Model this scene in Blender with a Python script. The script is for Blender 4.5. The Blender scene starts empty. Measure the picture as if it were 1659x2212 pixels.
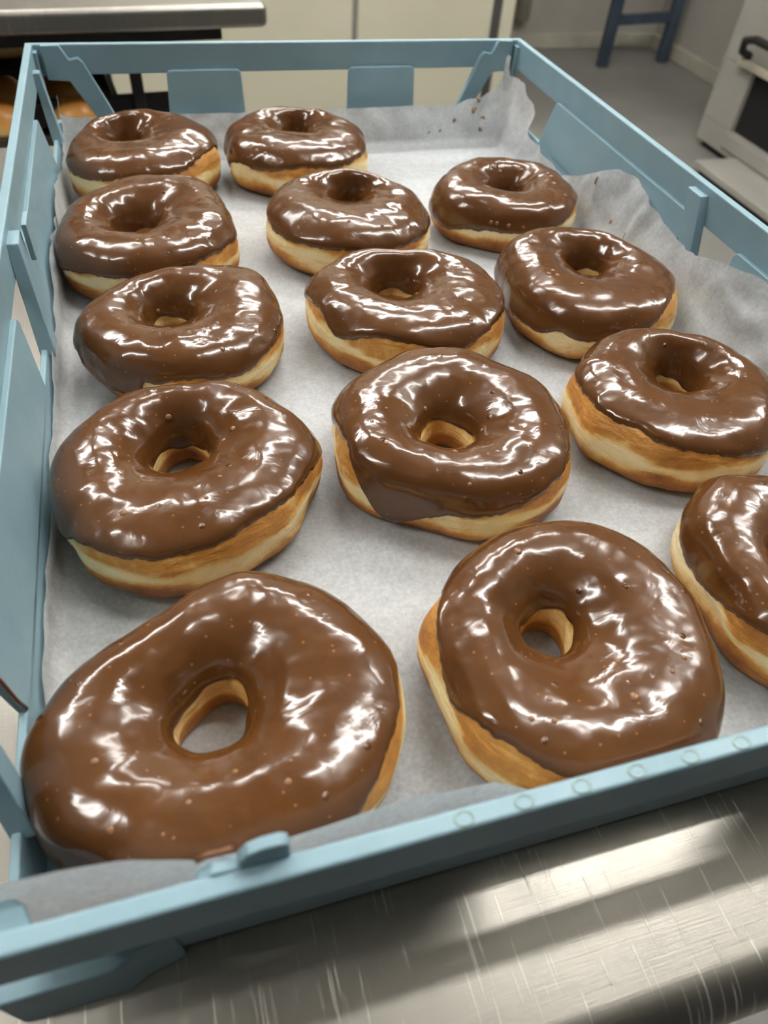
import bpy, bmesh, math, random
import numpy as np
from mathutils import Vector, Matrix, noise

SC = bpy.context.scene
COL = SC.collection
K = 0.1712                      # metres per drawing unit
TABLE_H = 5.26                  # height of the work table top above the floor, in units

# ------------------------------------------------------------------ camera
cam_data = bpy.data.cameras.new('camera')
cam = bpy.data.objects.new('camera', cam_data)
COL.objects.link(cam)
cam_data.sensor_fit = 'HORIZONTAL'
cam_data.sensor_width = 36.0
cam_data.lens = 36.0 * 1545.0 / 1659.0
cam_data.clip_start = 0.01
cam_data.clip_end = 60
CAMZ = 1.45
right = Vector((0.96078345, -0.27026618, 0.06205935))
down = Vector((-0.15917323, -0.72076903, -0.67465242))
fwd = Vector((0.22706619, 0.63831669, -0.73552209))
R = Matrix((right, -down, -fwd)).transposed()
cam.matrix_world = Matrix.Translation(Vector((0, 0, CAMZ)) * K) @ R.to_4x4()
cam_data.dof.use_dof = True
cam_data.dof.focus_distance = 0.33
cam_data.dof.aperture_fstop = 15.0
SC.camera = cam

# ------------------------------------------------------------------ world and exposure
w = bpy.data.worlds.new('world')
SC.world = w
w.use_nodes = True
w.node_tree.nodes['Background'].inputs[0].default_value = (0.80, 0.79, 0.76, 1)
w.node_tree.nodes['Background'].inputs[1].default_value = 0.07
SC.view_settings.view_transform = 'Standard'
SC.view_settings.look = 'None'
SC.view_settings.exposure = 0.0
SC.view_settings.gamma = 1.0
SC.view_settings.use_curve_mapping = False
LAMP = 79.0                     # brightness of the ceiling tubes
LAMPS = [(5.5, 2.6), (4.3, 10.0), (-8.4, 0.9), (-4.6, 10.0), (13.0, 6.0), (4.3, 17.5)]

# ------------------------------------------------------------------ helpers
def tag(o, label=None, cat=None, group=None, kind=None):
    if label: o['label'] = label
    if cat: o['category'] = cat
    if group: o['group'] = group
    if kind: o['kind'] = kind
    return o

def empty(name, x, y, z):
    o = bpy.data.objects.new(name, None)
    COL.objects.link(o)
    o.empty_display_size = 0.02
    o.location = (x * K, y * K, z * K)
    return o

def mesh_obj(name, verts, faces, mat, parent=None, smooth=True, bevel=0, seg=2, subsurf=0, solid=0):
    """verts in drawing units, world coordinates"""
    me = bpy.data.meshes.new(name)
    off = parent_origin(parent)
    V = [((x * K) - off[0], (y * K) - off[1], (z * K) - off[2]) for x, y, z in verts]
    me.from_pydata(V, [], faces)
    bm = bmesh.new(); bm.from_mesh(me)
    bmesh.ops.recalc_face_normals(bm, faces=bm.faces)
    bm.to_mesh(me); bm.free()
    o = bpy.data.objects.new(name, me)
    COL.objects.link(o)
    if mat: me.materials.append(mat)
    if parent: o.parent = parent
    if smooth:
        me.polygons.foreach_set('use_smooth', [True] * len(me.polygons))
    if solid:
        m = o.modifiers.new('solid', 'SOLIDIFY'); m.thickness = solid * K; m.offset = 0
    if bevel:
        m = o.modifiers.new('bevel', 'BEVEL'); m.width = bevel * K; m.segments = seg
        m.limit_method = 'ANGLE'; m.angle_limit = math.radians(35)
        m.harden_normals = True
    if subsurf:
        m = o.modifiers.new('sub', 'SUBSURF'); m.levels = subsurf; m.render_levels = subsurf
    me.update()
    return o

def parent_origin(p):
    x = y = z = 0.0
    while p is not None:
        x += p.location.x; y += p.location.y; z += p.location.z
        p = p.parent
    return (x, y, z)

class G:
    """a bag of boxes and prisms that becomes one mesh"""
    def __init__(s): s.v = []; s.f = []
    def hexa(s, pts):
        n = len(s.v); s.v += [tuple(p) for p in pts]
        for q in ((0, 3, 2, 1), (4, 5, 6, 7), (0, 1, 5, 4), (1, 2, 6, 5), (2, 3, 7, 6), (3, 0, 4, 7)):
            s.f.append(tuple(n + i for i in q))
        return s
    def box(s, x0, x1, y0, y1, z0, z1):
        return s.hexa([(x0, y0, z0), (x1, y0, z0), (x1, y1, z0), (x0, y1, z0), (x0, y0, z1), (x1, y0, z1), (x1, y1, z1), (x0, y1, z1)])
    def prism(s, A, B):
        """two matching polygons joined by side walls"""
        n = len(s.v); m = len(A); s.v += [tuple(p) for p in A] + [tuple(p) for p in B]
        s.f.append(tuple(range(n, n + m))); s.f.append(tuple(range(n + 2 * m - 1, n + m - 1, -1)))
        for i in range(m):
            j = (i + 1) % m
            s.f.append((n + i, n + j, n + m + j, n + m + i))
        return s
    def tube(s, path, r, n=12):
        base = len(s.v)
        P = [Vector(p) for p in path]
        for i, p in enumerate(P):
            t = (P[min(i + 1, len(P) - 1)] - P[max(i - 1, 0)]).normalized()
            a = t.orthogonal().normalized() if i == 0 else (prev - t * prev.dot(t)).normalized()
            prev = a
            b = t.cross(a)
            for k in range(n):
                th = 2 * math.pi * k / n
                s.v.append(tuple(p + (a * math.cos(th) + b * math.sin(th)) * r))
        for i in range(len(P) - 1):
            for k in range(n):
                s.f.append((base + i * n + k, base + i * n + (k + 1) % n, base + (i + 1) * n + (k + 1) % n, base + (i + 1) * n + k))
        s.f.append(tuple(base + k for k in range(n))[::-1])
        s.f.append(tuple(base + (len(P) - 1) * n + k for k in range(n)))
        return s
    def build(s, name, mat, parent=None, **kw):
        return mesh_obj(name, s.v, s.f, mat, parent, **kw)

# ------------------------------------------------------------------ materials
class N:
    def __init__(s, name):
        s.m = bpy.data.materials.new(name); s.m.use_nodes = True
        s.t = s.m.node_tree; s.b = s.t.nodes['Principled BSDF']
    def n(s, typ, **kw):
        x = s.t.nodes.new(typ)
        for k, v in kw.items():
            if k.startswith('i_'):
                x.inputs[k[2:].replace('_', ' ')].default_value = v
            else: setattr(x, k, v)
        return x
    def l(s, a, b): s.t.links.new(a, b)
    def ramp(s, fac, stops, interp='LINEAR'):
        r = s.n('ShaderNodeValToRGB'); r.color_ramp.interpolation = interp
        e = r.color_ramp.elements
        while len(e) < len(stops): e.new(0.5)
        for i, (p, c) in enumerate(stops):
            e[i].position = p; e[i].color = (*c, 1) if len(c) == 3 else c
        s.l(fac, r.inputs[0]); return r.outputs[0]
    def noise(s, scale, detail=4, rough=0.55, vec=None, dist=0):
        x = s.n('ShaderNodeTexNoise'); x.inputs['Scale'].default_value = scale; x.inputs['Detail'].default_value = detail
        x.inputs['Roughness'].default_value = rough; x.inputs['Distortion'].default_value = dist
        s.l(vec if vec else s.coord(), x.inputs['Vector']); return x.outputs[0]
    def coord(s, mapping=None):
        if not hasattr(s, 'tc'): s.tc = s.n('ShaderNodeNewGeometry').outputs['Position']
        if mapping is None: return s.tc
        m = s.n('ShaderNodeMapping'); m.inputs['Scale'].default_value = mapping[0]
        m.inputs['Rotation'].default_value = mapping[1] if len(mapping) > 1 else (0, 0, 0)
        s.l(s.tc, m.inputs[0]); return m.outputs[0]
    def mix(s, fac, a, b, blend='MIX'):
        x = s.n('ShaderNodeMix', data_type='RGBA', blend_type=blend)
        for sock, v in ((x.inputs[0], fac), (x.inputs[6], a), (x.inputs[7], b)):
            if isinstance(v, (int, float)): sock.default_value = v
            elif isinstance(v, tuple): sock.default_value = (*v, 1)
            else: s.l(v, sock)
        return x.outputs[2]
    def math(s, op, a, b=None, clamp=False):
        x = s.n('ShaderNodeMath', operation=op); x.use_clamp = clamp
        for sock, v in ((x.inputs[0], a), (x.inputs[1], b)):
            if v is None: continue
            if isinstance(v, (int, float)): sock.default_value = v
            else: s.l(v, sock)
        return x.outputs[0]
    def bump(s, h, strength, dist, prev=None):
        x = s.n('ShaderNodeBump'); x.inputs['Strength'].default_value = strength; x.inputs['Distance'].default_value = dist
        s.l(h, x.inputs['Height'])
        if prev: s.l(prev, x.inputs['Normal'])
        return x.outputs[0]
    def set(s, **kw):
        for k, v in kw.items():
            sock = s.b.inputs[k.replace('_', ' ')]
            if isinstance(v, (int, float)): sock.default_value = v
            elif isinstance(v, tuple): sock.default_value = (*v, 1) if len(v) == 3 and sock.type == 'RGBA' else v
            else: s.l(v, sock)
        return s

def simple(name, col, rough=0.5, metal=0.0, var=0.12, scale=6.0):
    a = N(name)
    f = a.noise(scale, 5)
    dark = tuple(c * (1 - var * 2) for c in col); lite = tuple(min(1, c * (1 + var)) for c in col)
    a.set(Base_Color=a.ramp(f, [(0.3, dark), (0.7, lite)]), Roughness=rough, Metallic=metal)
    return a.m

# chocolate icing
def mat_icing():
    a = N('milk_chocolate_icing')
    f = a.noise(60, 3)
    base = a.ramp(f, [(0.3, (0.082, 0.0305, 0.0078)), (0.7, (0.099, 0.0380, 0.0100))])
    # tiny paler specks (air bubbles just under the skin)
    v = a.n('ShaderNodeTexVoronoi'); v.inputs['Scale'].default_value = 330; a.l(a.coord(), v.inputs['Vector'])
    sep = a.n('ShaderNodeSeparateColor'); a.l(v.outputs['Color'], sep.inputs[0])
    pick = a.math('GREATER_THAN', sep.outputs[0], 0.80)
    dot = a.math('MULTIPLY', a.math('LESS_THAN', v.outputs['Distance'], 0.17), pick)
    col = a.mix(a.math('MULTIPLY', dot, 0.30), base, (0.45, 0.22, 0.10))
    # sparse larger bubbles standing proud of the surface
    v2 = a.n('ShaderNodeTexVoronoi'); v2.inputs['Scale'].default_value = 170; a.l(a.coord(), v2.inputs['Vector'])
    s2 = a.n('ShaderNodeSeparateColor'); a.l(v2.outputs['Color'], s2.inputs[0])
    pick2 = a.math('GREATER_THAN', s2.outputs[1], 0.93)
    q = a.math('MINIMUM', a.math('DIVIDE', v2.outputs['Distance'], 0.24), 1.0)
    u = a.math('SUBTRACT', 1.0, a.math('MULTIPLY', q, q))
    dome = a.math('MULTIPLY', a.math('MULTIPLY', u, u), pick2)
    nb = a.bump(dome, 1.0, 0.0007)
    streak = a.noise(70, 3, 0.55, dist=0.8)
    nb = a.bump(streak, 0.10, 0.003, nb)
    rg = a.ramp(a.noise(24, 3), [(0.35, (0.11,) * 3), (0.7, (0.21,) * 3)])
    a.set(Base_Color=col, Roughness=rg, Normal=nb, IOR=1.5)
    a.b.inputs['Specular IOR Level'].default_value = 0.55
    return a.m

def mat_dough():
    a = N('fried_dough')
    at = a.n('ShaderNodeAttribute'); at.attribute_name = 'bake'
    f = a.math('ADD', at.outputs['Fac'], a.math('MULTIPLY', a.math('SUBTRACT', a.noise(38, 6, 0.65), 0.5), 1.15))
    f = a.math('ADD', f, a.math('MULTIPLY', a.math('SUBTRACT', a.noise(240, 3, 0.6), 0.5), 0.22), clamp=True)
    col = a.ramp(f, [(0.0, (0.90, 0.77, 0.46)), (0.22, (0.80, 0.58, 0.24)), (0.42, (0.58, 0.28, 0.055)), (0.7, (0.36, 0.135, 0.024)), (1.0, (0.15, 0.046, 0.010))])
    nb = a.bump(a.noise(320, 4, 0.6), 0.35, 0.0012)
    nb = a.bump(a.noise(80, 4, 0.55, vec=a.coord(((1, 1, 3.5),))), 0.5, 0.004, nb)
    a.set(Base_Color=col, Roughness=0.52, Normal=nb)
    a.b.inputs['Subsurface Weight'].default_value = 0.18
    a.b.inputs['Subsurface Radius'].default_value = (0.9, 0.5, 0.2)
    a.b.inputs['Subsurface Scale'].default_value = 0.003
    return a.m

def mat_plastic():
    a = N('pale_blue_plastic')
    f = a.noise(22, 6, 0.6)
    base = a.ramp(f, [(0.3, (0.215, 0.345, 0.405)), (0.7, (0.265, 0.405, 0.465))])
    st = a.ramp(a.noise(70, 6, 0.75), [(0.63, (0, 0, 0)), (0.74, (1, 1, 1))])
    col = a.mix(a.math('MULTIPLY', st, 0.32), base, (0.30, 0.34, 0.27))
    sc = a.ramp(a.noise(40, 5, 0.7, vec=a.coord(((9, 1, 1), (0.3, 0.2, 0.5)))), [(0.66, (0, 0, 0)), (0.72, (1, 1, 1))])
    col = a.mix(a.math('MULTIPLY', sc, 0.12), col, (0.55, 0.68, 0.72))
    nb = a.bump(a.noise(420, 3), 0.12, 0.0008)
    a.set(Base_Color=col, Roughness=a.ramp(a.noise(35, 4), [(0.3, (0.36,) * 3), (0.75, (0.55,) * 3)]), Normal=nb)
    a.b.inputs['Subsurface Weight'].default_value = 0.0
    return a.m

def mat_paper():
    a = N('greaseproof_paper')
    f = a.math('ADD', a.math('MULTIPLY', a.noise(520, 4, 0.65), 0.6), a.math('MULTIPLY', a.noise(170, 5, 0.7), 0.4))
    col = a.ramp(f, [(0.34, (0.60, 0.61, 0.615)), (0.64, (0.84, 0.85, 0.855))])
    big = a.ramp(a.noise(14, 4), [(0.35, (0.93, 0.93, 0.94)), (0.7, (1, 1, 1))])
    col = a.mix(1.0, col, big, 'MULTIPLY')
    nb = a.bump(a.noise(36, 4, 0.5, dist=0.6), 0.25, 0.004)
    nb = a.bump(a.noise(300, 2), 0.10, 0.0006, nb)
    a.set(Base_Color=col, Roughness=0.55, Normal=nb)
    tr = a.n('ShaderNodeBsdfTranslucent'); a.l(col, tr.inputs[0])
    mx = a.n('ShaderNodeMixShader'); mx.inputs[0].default_value = 0.36
    out = a.t.nodes['Material Output']
    a.l(a.b.outputs[0], mx.inputs[1]); a.l(tr.outputs[0], mx.inputs[2]); a.l(mx.outputs[0], out.inputs[0])
    return a.m

def mat_steel(name='brushed_steel', rough=0.36, scratch=1.0, col=(0.355, 0.335, 0.30)):
    a = N(name)
    br = a.noise(40, 5, 0.65, vec=a.coord(((1.2, 40, 8),)))
    h = br
    nb = a.bump(br, 0.08, 0.0012)
    # scratches, a few families at different angles
    tot = None
    for ang, sc, thr in ((0.12, 380, 0.715), (1.42, 230, 0.700), (1.60, 300, 0.685), (-0.5, 260, 0.73), (0.8, 240, 0.725)):
        t = a.noise(3.2, 1.0, 0.5, vec=a.coord(((sc, 7.0, 6), (0, 0, ang))))
        m = a.ramp(t, [(thr, (0, 0, 0)), (thr + 0.03, (1, 1, 1))])
        tot = m if tot is None else a.math('MAXIMUM', tot, m)
    wear = a.ramp(a.noise(11, 4, 0.6), [(0.42, (0, 0, 0)), (0.62, (1, 1, 1))])
    tot = a.math('MULTIPLY', tot, a.math('ADD', a.math('MULTIPLY', wear, 0.8), 0.2))
    nb = a.bump(tot, 0.35 * scratch, 0.0003, nb)
    bl = a.ramp(a.noise(9, 5, 0.6), [(0.3, tuple(c * 0.82 for c in col)), (0.7, col)])
    cl = a.mix(a.math('MULTIPLY', tot, 0.75 * scratch), bl, (0.95, 0.92, 0.86))  # scratch lines lightened in colour for the glint where they catch light
    rg = a.math('ADD', a.math('MULTIPLY', a.noise(30, 5), 0.16), rough - 0.08)
    rg = a.math('ADD', rg, a.math('MULTIPLY', tot, 0.16))
    a.set(Base_Color=cl, Metallic=1.0, Roughness=rg, Normal=nb)
    return a.m

def mat_emit(name, col, strength):
    a = N(name)
    a.set(Base_Color=(0.9, 0.9, 0.9), Emission_Color=col, Emission_Strength=strength)
    return a.m

BUBBLE = simple('pale_chocolate_bubble', (0.19, 0.085, 0.032), 0.22, var=0.05, scale=60)
ICING, DOUGH, PLASTIC, PAPER = mat_icing(), mat_dough(), mat_plastic(), mat_paper()
STEEL = mat_steel()
STEEL2 = mat_steel('dull_steel', 0.38, 0.4, (0.36, 0.34, 0.31))
BLACK = simple('black_iron', (0.012, 0.011, 0.010), 0.6)
CREAM = simple('cream_enamel', (0.56, 0.53, 0.41), 0.35, var=0.04, scale=2)
GASKET = simple('dark_gasket', (0.05, 0.05, 0.05), 0.7)
WALL = simple('grey_wall_paint', (0.40, 0.38, 0.335), 0.6, var=0.07, scale=2.5)
FLOORM = simple('grey_vinyl_floor', (0.23, 0.225, 0.21), 0.45, var=0.08, scale=3)
CEIL = simple('white_ceiling', (0.75, 0.74, 0.71), 0.8, var=0.02)
BASEB = simple('worn_white_skirting', (0.46, 0.44, 0.36), 0.5, var=0.12, scale=5)
OVENM = simple('grey_oven_enamel', (0.36, 0.345, 0.31), 0.42, var=0.06, scale=3)
BLUEM = simple('blue_steel_paint', (0.040, 0.060, 0.090), 0.5, var=0.2, scale=8)
CAVITY = simple('black_cavity', (0.004, 0.004, 0.004), 0.8)
SMEAR = simple('chocolate_smear', (0.17, 0.065, 0.022), 0.35)
BUN = None
TUBE = mat_emit('tube_light', (1.0, 0.98, 0.94), LAMP)
WHITEM = simple('white_metal', (0.75, 0.75, 0.73), 0.4, var=0.02)

# ------------------------------------------------------------------ the room
def structure(g, name, mat, **kw):
    return tag(g.build(name, mat, None, smooth=False, **kw), kind='structure')
FZ = -TABLE_H
structure(G().box(-14, 17.2, -9, 25.0, FZ - 0.3, FZ), 'floor', FLOORM)
structure(G().box(-14, 17.2, -9, 25.0, 10.35, 10.6), 'ceiling', CEIL)
structure(G().box(-14, 17.2, 24.75, 25.0, FZ, 10.35), 'wall_back', WALL)
structure(G().box(16.95, 17.2, -9, 24.75, FZ, 10.35), 'wall_right', WALL)
structure(G().box(-14, 16.95, 24.62, 24.75, FZ, FZ + 0.42), 'baseboard_back', BASEB, bevel=0.03)
structure(G().box(16.80, 16.95, -9, 24.62, FZ, FZ + 0.42), 'baseboard_right', BASEB, bevel=0.03)

# ceiling lamps: bare tube battens, each with its own light
for i, (x, y) in enumerate(LAMPS):
    t = empty('ceiling_light', x, y, 10.35)
    tag(t, 'white fluorescent batten on the ceiling with one long bare tube', 'ceiling light', 'fluorescent battens on the ceiling')
    G().box(x - 3.6, x + 3.6, y - 0.28, y + 0.28, 10.12, 10.35).build('housing', WHITEM, t, bevel=0.03)
    G().tube([(x - 3.45, y, 9.95), (x + 3.45, y, 9.95)], 0.17, 16).build('tube', TUBE, t)
    for sx in (-1, 1):
        G().box(min(x + sx * 3.42, x + sx * 3.60), max(x + sx * 3.42, x + sx * 3.60), y - 0.22, y + 0.22, 9.74, 10.13).build('lamp_holder', WHITEM, t, bevel=0.03)

# ------------------------------------------------------------------ work table under the tray
tb = empty('work_table', 0.7, 2.4, FZ)
tag(tb, 'scratched stainless steel work table under the blue bakery tray', 'table')
prof = [(3.92, 0.0)] + [(0.075, 0.0)]
for k in range(1, 9):
    a = math.pi / 2 * k / 8
    prof.append((0.075 - 0.085 * math.sin(a), -0.085 + 0.085 * math.cos(a)))
prof += [(-0.01, -0.30), (0.02, -0.30), (0.02, -0.09), (3.90, -0.09), (3.90, -0.30), (3.92, -0.30)]
# table edge runs with the front of the tray
g = G()
g.prism([(-1.7, y, z) for y, z in prof], [(1.95, y, z) for y, z in prof])
o = g.build('table_top', STEEL, tb, smooth=False)
o.modifiers.new('es', 'EDGE_SPLIT').split_angle = math.radians(40)
o.data.polygons.foreach_set('use_smooth', [True] * len(o.data.polygons))
for x in (-1.5, 1.75):
    for y in (0.35, 3.6):
        G().tube([(x, y, FZ), (x, y, -0.07)], 0.12, 14).build('leg', STEEL2, tb)
G().box(-1.6, 1.85, 0.3, 3.7, FZ + 1.1, FZ + 1.16).build('undershelf', STEEL2, tb, smooth=False, bevel=0.02)

# ------------------------------------------------------------------ the tray
X0, X1, Y0, Y1 = -0.469, 1.867, 0.280, 3.852
tray = empty('bakery_tray', (X0 + X1) / 2, (Y0 + Y1) / 2, 0)
tag(tray, 'pale blue plastic bakery tray with open slotted sides on the steel table', 'tray')
ZT, ZB, ZS = 0.45, 0.33, 0.15

def side(s, off, z, wall):
    """s along the wall, off inward from the outer face"""
    return {'front': (s, Y0 + off, z), 'back': (s, Y1 - off, z), 'left': (X0 + off, s, z), 'right': (X1 - off, s, z)}[wall]
def oo(z): return 0.030 + (0.33 - z) * 0.10
def oi(z): return oo(z) + 0.018

def ring(g, o0, o1, z0, z1, i0, i1):
    """rectangular frame: outer offset o0 (at z0) o1 (at z1), inner i0, i1"""
    def rect(o, z): return [(X0 + o, Y0 + o, z), (X1 - o, Y0 + o, z), (X1 - o, Y1 - o, z), (X0 + o, Y1 - o, z)]
    n = len(g.v); g.v += rect(o0, z0) + rect(o1, z1) + rect(i1, z1) + rect(i0, z0)
    for a in range(4):
        for k in range(4):
            k2 = (k + 1) % 4; b = (a + 1) % 4
            g.f.append((n + a * 4 + k, n + a * 4 + k2, n + b * 4 + k2, n + b * 4 + k))
    return g
g = G(); ring(g, 0.0, 0.0, ZB, ZT, 0.030, 0.030)
g.build('rim', PLASTIC, tray, bevel=0.006, seg=3)
g = G(); ring(g, oo(0.012), oo(ZS), 0.012, ZS, oi(0.012), oi(ZS))
g.build('base_wall', PLASTIC, tray, bevel=0.005, seg=2)
g = G(); o = oo(0.03) + 0.004
g.box(X0 + o, X1 - o, Y0 + o, Y1 - o, 0.016, 0.036)
g.build('tray_floor', PLASTIC, tray, smooth=False)

def panel(name, wall, poly, o_a=None, o_b=None):
    A = [side(s, (oo(z) if o_a is None else o_a), z, wall) for s, z in poly]
    B = [side(s, (oi(z) if o_b is None else o_b), z, wall) for s, z in poly]
    return G().prism(A, B).build(name, PLASTIC, tray, smooth=True, bevel=0.004, seg=2)
def rounded(s0a, s1a, s0b, s1b, z0, z1, r=0.022):
    """trapezoid with rounded top corners: bottom s0a..s1a, top s0b..s1b"""
    P = [(s0a, z0), (s1a, z0)]
    for k in range(5):
        a = math.pi / 2 * k / 4
        P.append((s1b - r + r * math.cos(a), z1 - r + r * math.sin(a)))
    for k in range(5):
        a = math.pi / 2 * (1 + k / 4)
        P.append((s0b + r + r * math.cos(a), z1 - r + r * math.sin(a)))
    return P
zt = 0.345
for w_ in ('back',):
    panel('wall_panel', w_, rounded(0.094, 0.452, 0.106, 0.445, ZS - 0.02, zt))
    panel('wall_panel', w_, rounded(0.955, 1.306, 0.963, 1.300, ZS - 0.02, zt))
panel('wall_panel', 'front', rounded(-0.270, 0.400, -0.190, 0.440, ZS - 0.02, zt))
panel('wall_panel', 'front', rounded(1.000, 1.668, 0.960, 1.588, ZS - 0.02, zt))
for w_ in ('left', 'right'):
    panel('wall_panel', w_, rounded(0.780, 1.800, 0.770, 1.850, ZS - 0.02, zt))
    panel('wall_panel', w_, rounded(2.170, 3.330, 2.110, 3.270, ZS - 0.02, zt))
# slanted stacking ribs on the long sides
def rib(wall, s_top, s_bot, wid=0.085, ztop=0.425, proud=0.062):
    g = G()
    A = [side(s_top - wid / 2, 0.026, ztop, wall), side(s_top + wid / 2, 0.026, ztop, wall), side(s_bot + wid / 2, oo(ZS) - 0.004, ZS - 0.02, wall), side(s_bot - wid / 2, oo(ZS) - 0.004, ZS - 0.02, wall)]
    B = [side(s_top - wid / 2, proud, ztop, wall), side(s_top + wid / 2, proud, ztop, wall), side(s_bot + wid / 2, 0.088, ZS - 0.02, wall), side(s_bot - wid / 2, 0.088, ZS - 0.02, wall)]
    g.prism(A, B)
    return g.build('stacking_rib', PLASTIC, tray, bevel=0.004)
for w_ in ('left', 'right'):
    rib(w_, 2.130, 2.010)
    # thin upstand beside the rib head
    if w_ == 'left':
     g = G(); a0 = side(2.19, 0.070, 0.36, w_); a1 = side(2.21, 0.085, 0.455, w_)
     g.box(min(a0[0], a1[0]), max(a0[0], a1[0]), 2.150, 2.235, 0.34, 0.448)
     g.build('rib_tab', PLASTIC, tray, bevel=0.003)
    rib(w_, 0.655, 0.570, 0.05)
    if w_ == 'left': rib(w_, 3.640, 3.600, 0.05, 0.40, 0.055)
# corner braces on the back wall, mirrored left to right
br = [(-0.405, 0.452), (-0.331, 0.454), (-0.303, 0.404), (-0.298, 0.397), (-0.261, 0.403), (-0.243, 0.385), (-0.135, 0.13), (-0.215, 0.13), (-0.315, 0.313), (-0.405, 0.320)]
panel('corner_brace', 'back', br, 0.028, 0.058)
panel('corner_brace', 'back', [(1.398 - s, z) for s, z in br], 0.028, 0.058)
for s0 in (-0.442, 1.822):
    G().hexa([side(s0, 0.028, 0.13, 'back'), side(s0 + 0.018, 0.028, 0.13, 'back'), side(s0 + 0.018, 0.075, 0.13, 'back'), side(s0, 0.075, 0.13, 'back'),
              side(s0, 0.028, 0.43, 'back'), side(s0 + 0.018, 0.028, 0.43, 'back'), side(s0 + 0.018, 0.075, 0.43, 'back'), side(s0, 0.075, 0.43, 'back')]).build('corner_post', PLASTIC, tray, bevel=0.003)
# front corners: gusset plate under the rim and a wide foot with its own sill
for m in (False, True):
    fx = (lambda x: 1.398 - x) if m else (lambda x: x)
    poly = [(-0.445, 0.300), (-0.300, 0.300), (-0.318, 0.350), (-0.360, 0.385), (-0.445, 0.400)]
    G().prism([(fx(x), y, 0.385) for x, y in poly], [(fx(x), y, 0.402) for x, y in poly]).build('corner_gusset', PLASTIC, tray, bevel=0.004)
    poly = [(-0.430, 0.300), (-0.262, 0.302), (-0.225, 0.318), (-0.170, 0.328), (-0.170, 0.340), (-0.430, 0.340)]
    G().prism([(fx(x), y, 0.0) for x, y in poly], [(fx(x), y, ZS) for x, y in poly]).build('corner_foot', PLASTIC, tray, bevel=0.005)
for x0, x1 in ((-0.43, -0.26), (1.658, 1.828)):
    G().box(x0, x1, 3.795, 3.83, 0.0, 0.148).build('corner_foot', PLASTIC, tray, bevel=0.005)
# lug standing above the front rim
lug = [(-0.098, 0.40), (0.026, 0.40), (0.024, 0.492), (0.014, 0.500), (-0.012, 0.500), (-0.030, 0.492), (-0.043, 0.470), (-0.043, 0.452), (-0.075, 0.455), (-0.098, 0.44)]
panel('stacking_lug', 'front', lug, 0.026, 0.044)
panel('stacking_lug', 'front', [(1.398 - s, z) for s, z in lug], 0.026, 0.050)
# pale round marks along the top of the front rim, and smears of chocolate
def blob(name, c, nrm, rx, ry, mat, parent, seed=0, th=0.004, along=Vector((1, 0, 0))):
    rnd = random.Random(seed)
    c = Vector(c); nrm = Vector(nrm).normalized(); ux = (along - nrm * along.dot(nrm)).normalized(); uy = nrm.cross(ux)
    n = 20; V = []; F = []
    rr = [1 + 0.25 * math.sin(2 * 2 * math.pi * k / n + seed) + 0.18 * math.sin(3 * 2 * math.pi * k / n + seed * 2.3) + rnd.uniform(-.08, .08) for k in range(n)]
    for f, h in ((1.0, -0.5), (0.92, 0.6), (0.6, 1.0)):
        for k in range(n):
            a = 2 * math.pi * k / n
            V.append(tuple(c + ux * rx * f * rr[k] * math.cos(a) + uy * ry * f * rr[k] * math.sin(a) + nrm * th * h))
    V.append(tuple(c + nrm * th * 1.05))
    for j in range(2):
        for k in range(n):
            F.append((j * n + k, j * n + (k + 1) % n, (j + 1) * n + (k + 1) % n, (j + 1) * n + k))
    for k in range(n): F.append((2 * n + k, 2 * n + (k + 1) % n, 3 * n))
    F.append(tuple(range(n))[::-1])
    return mesh_obj(name, V, F, mat, parent)
MARK = simple('worn_plastic_mark', (0.30, 0.42, 0.40), 0.7, var=0.12, scale=60)
for i, x in enumerate((0.262, 0.352, 0.442, 0.532, 0.622, 0.712)):
    n = 22; V = []; F = []
    for f, h in ((1.0, ZT - 0.002), (0.96, ZT + 0.0012), (0.72, ZT + 0.0012), (0.68, ZT - 0.0004)):
        for k in range(n):
            a = 2 * math.pi * k / n
            V.append((x + 0.0155 * f * math.cos(a), Y0 + 0.0145 + 0.0115 * f * math.sin(a), h))
    for j in range(3):
        for k in range(n): F.append((j * n + k, j * n + (k + 1) % n, (j + 1) * n + (k + 1) % n, (j + 1) * n + k))
    F.append(tuple(range(3 * n, 4 * n))); F.append(tuple(range(n))[::-1])
    mesh_obj('moulding_mark', V, F, MARK, tray)
def smear_line(path, r, mat=SMEAR):
    return G().tube(path, r, 8).build('chocolate_smear', mat, tray)
smear_line([side(0.772, oi(0.345) + 0.001, 0.335, 'left'), side(0.779, oi(0.27) + 0.001, 0.27, 'left'), side(0.777, oi(0.21) + 0.001, 0.20, 'left'), side(0.781, oi(0.16) + 0.001, 0.158, 'left')], 0.0042)
smear_line([(-0.405, 0.318, 0.404), (-0.388, 0.322, 0.404), (-0.372, 0.314, 0.404), (-0.350, 0.310, 0.404)], 0.004)
smear_line([(-0.095, 0.3315, 0.449), (-0.080, 0.332, 0.4585), (-0.062, 0.331, 0.4575), (-0.048, 0.3305, 0.462)], 0.0045)

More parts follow.
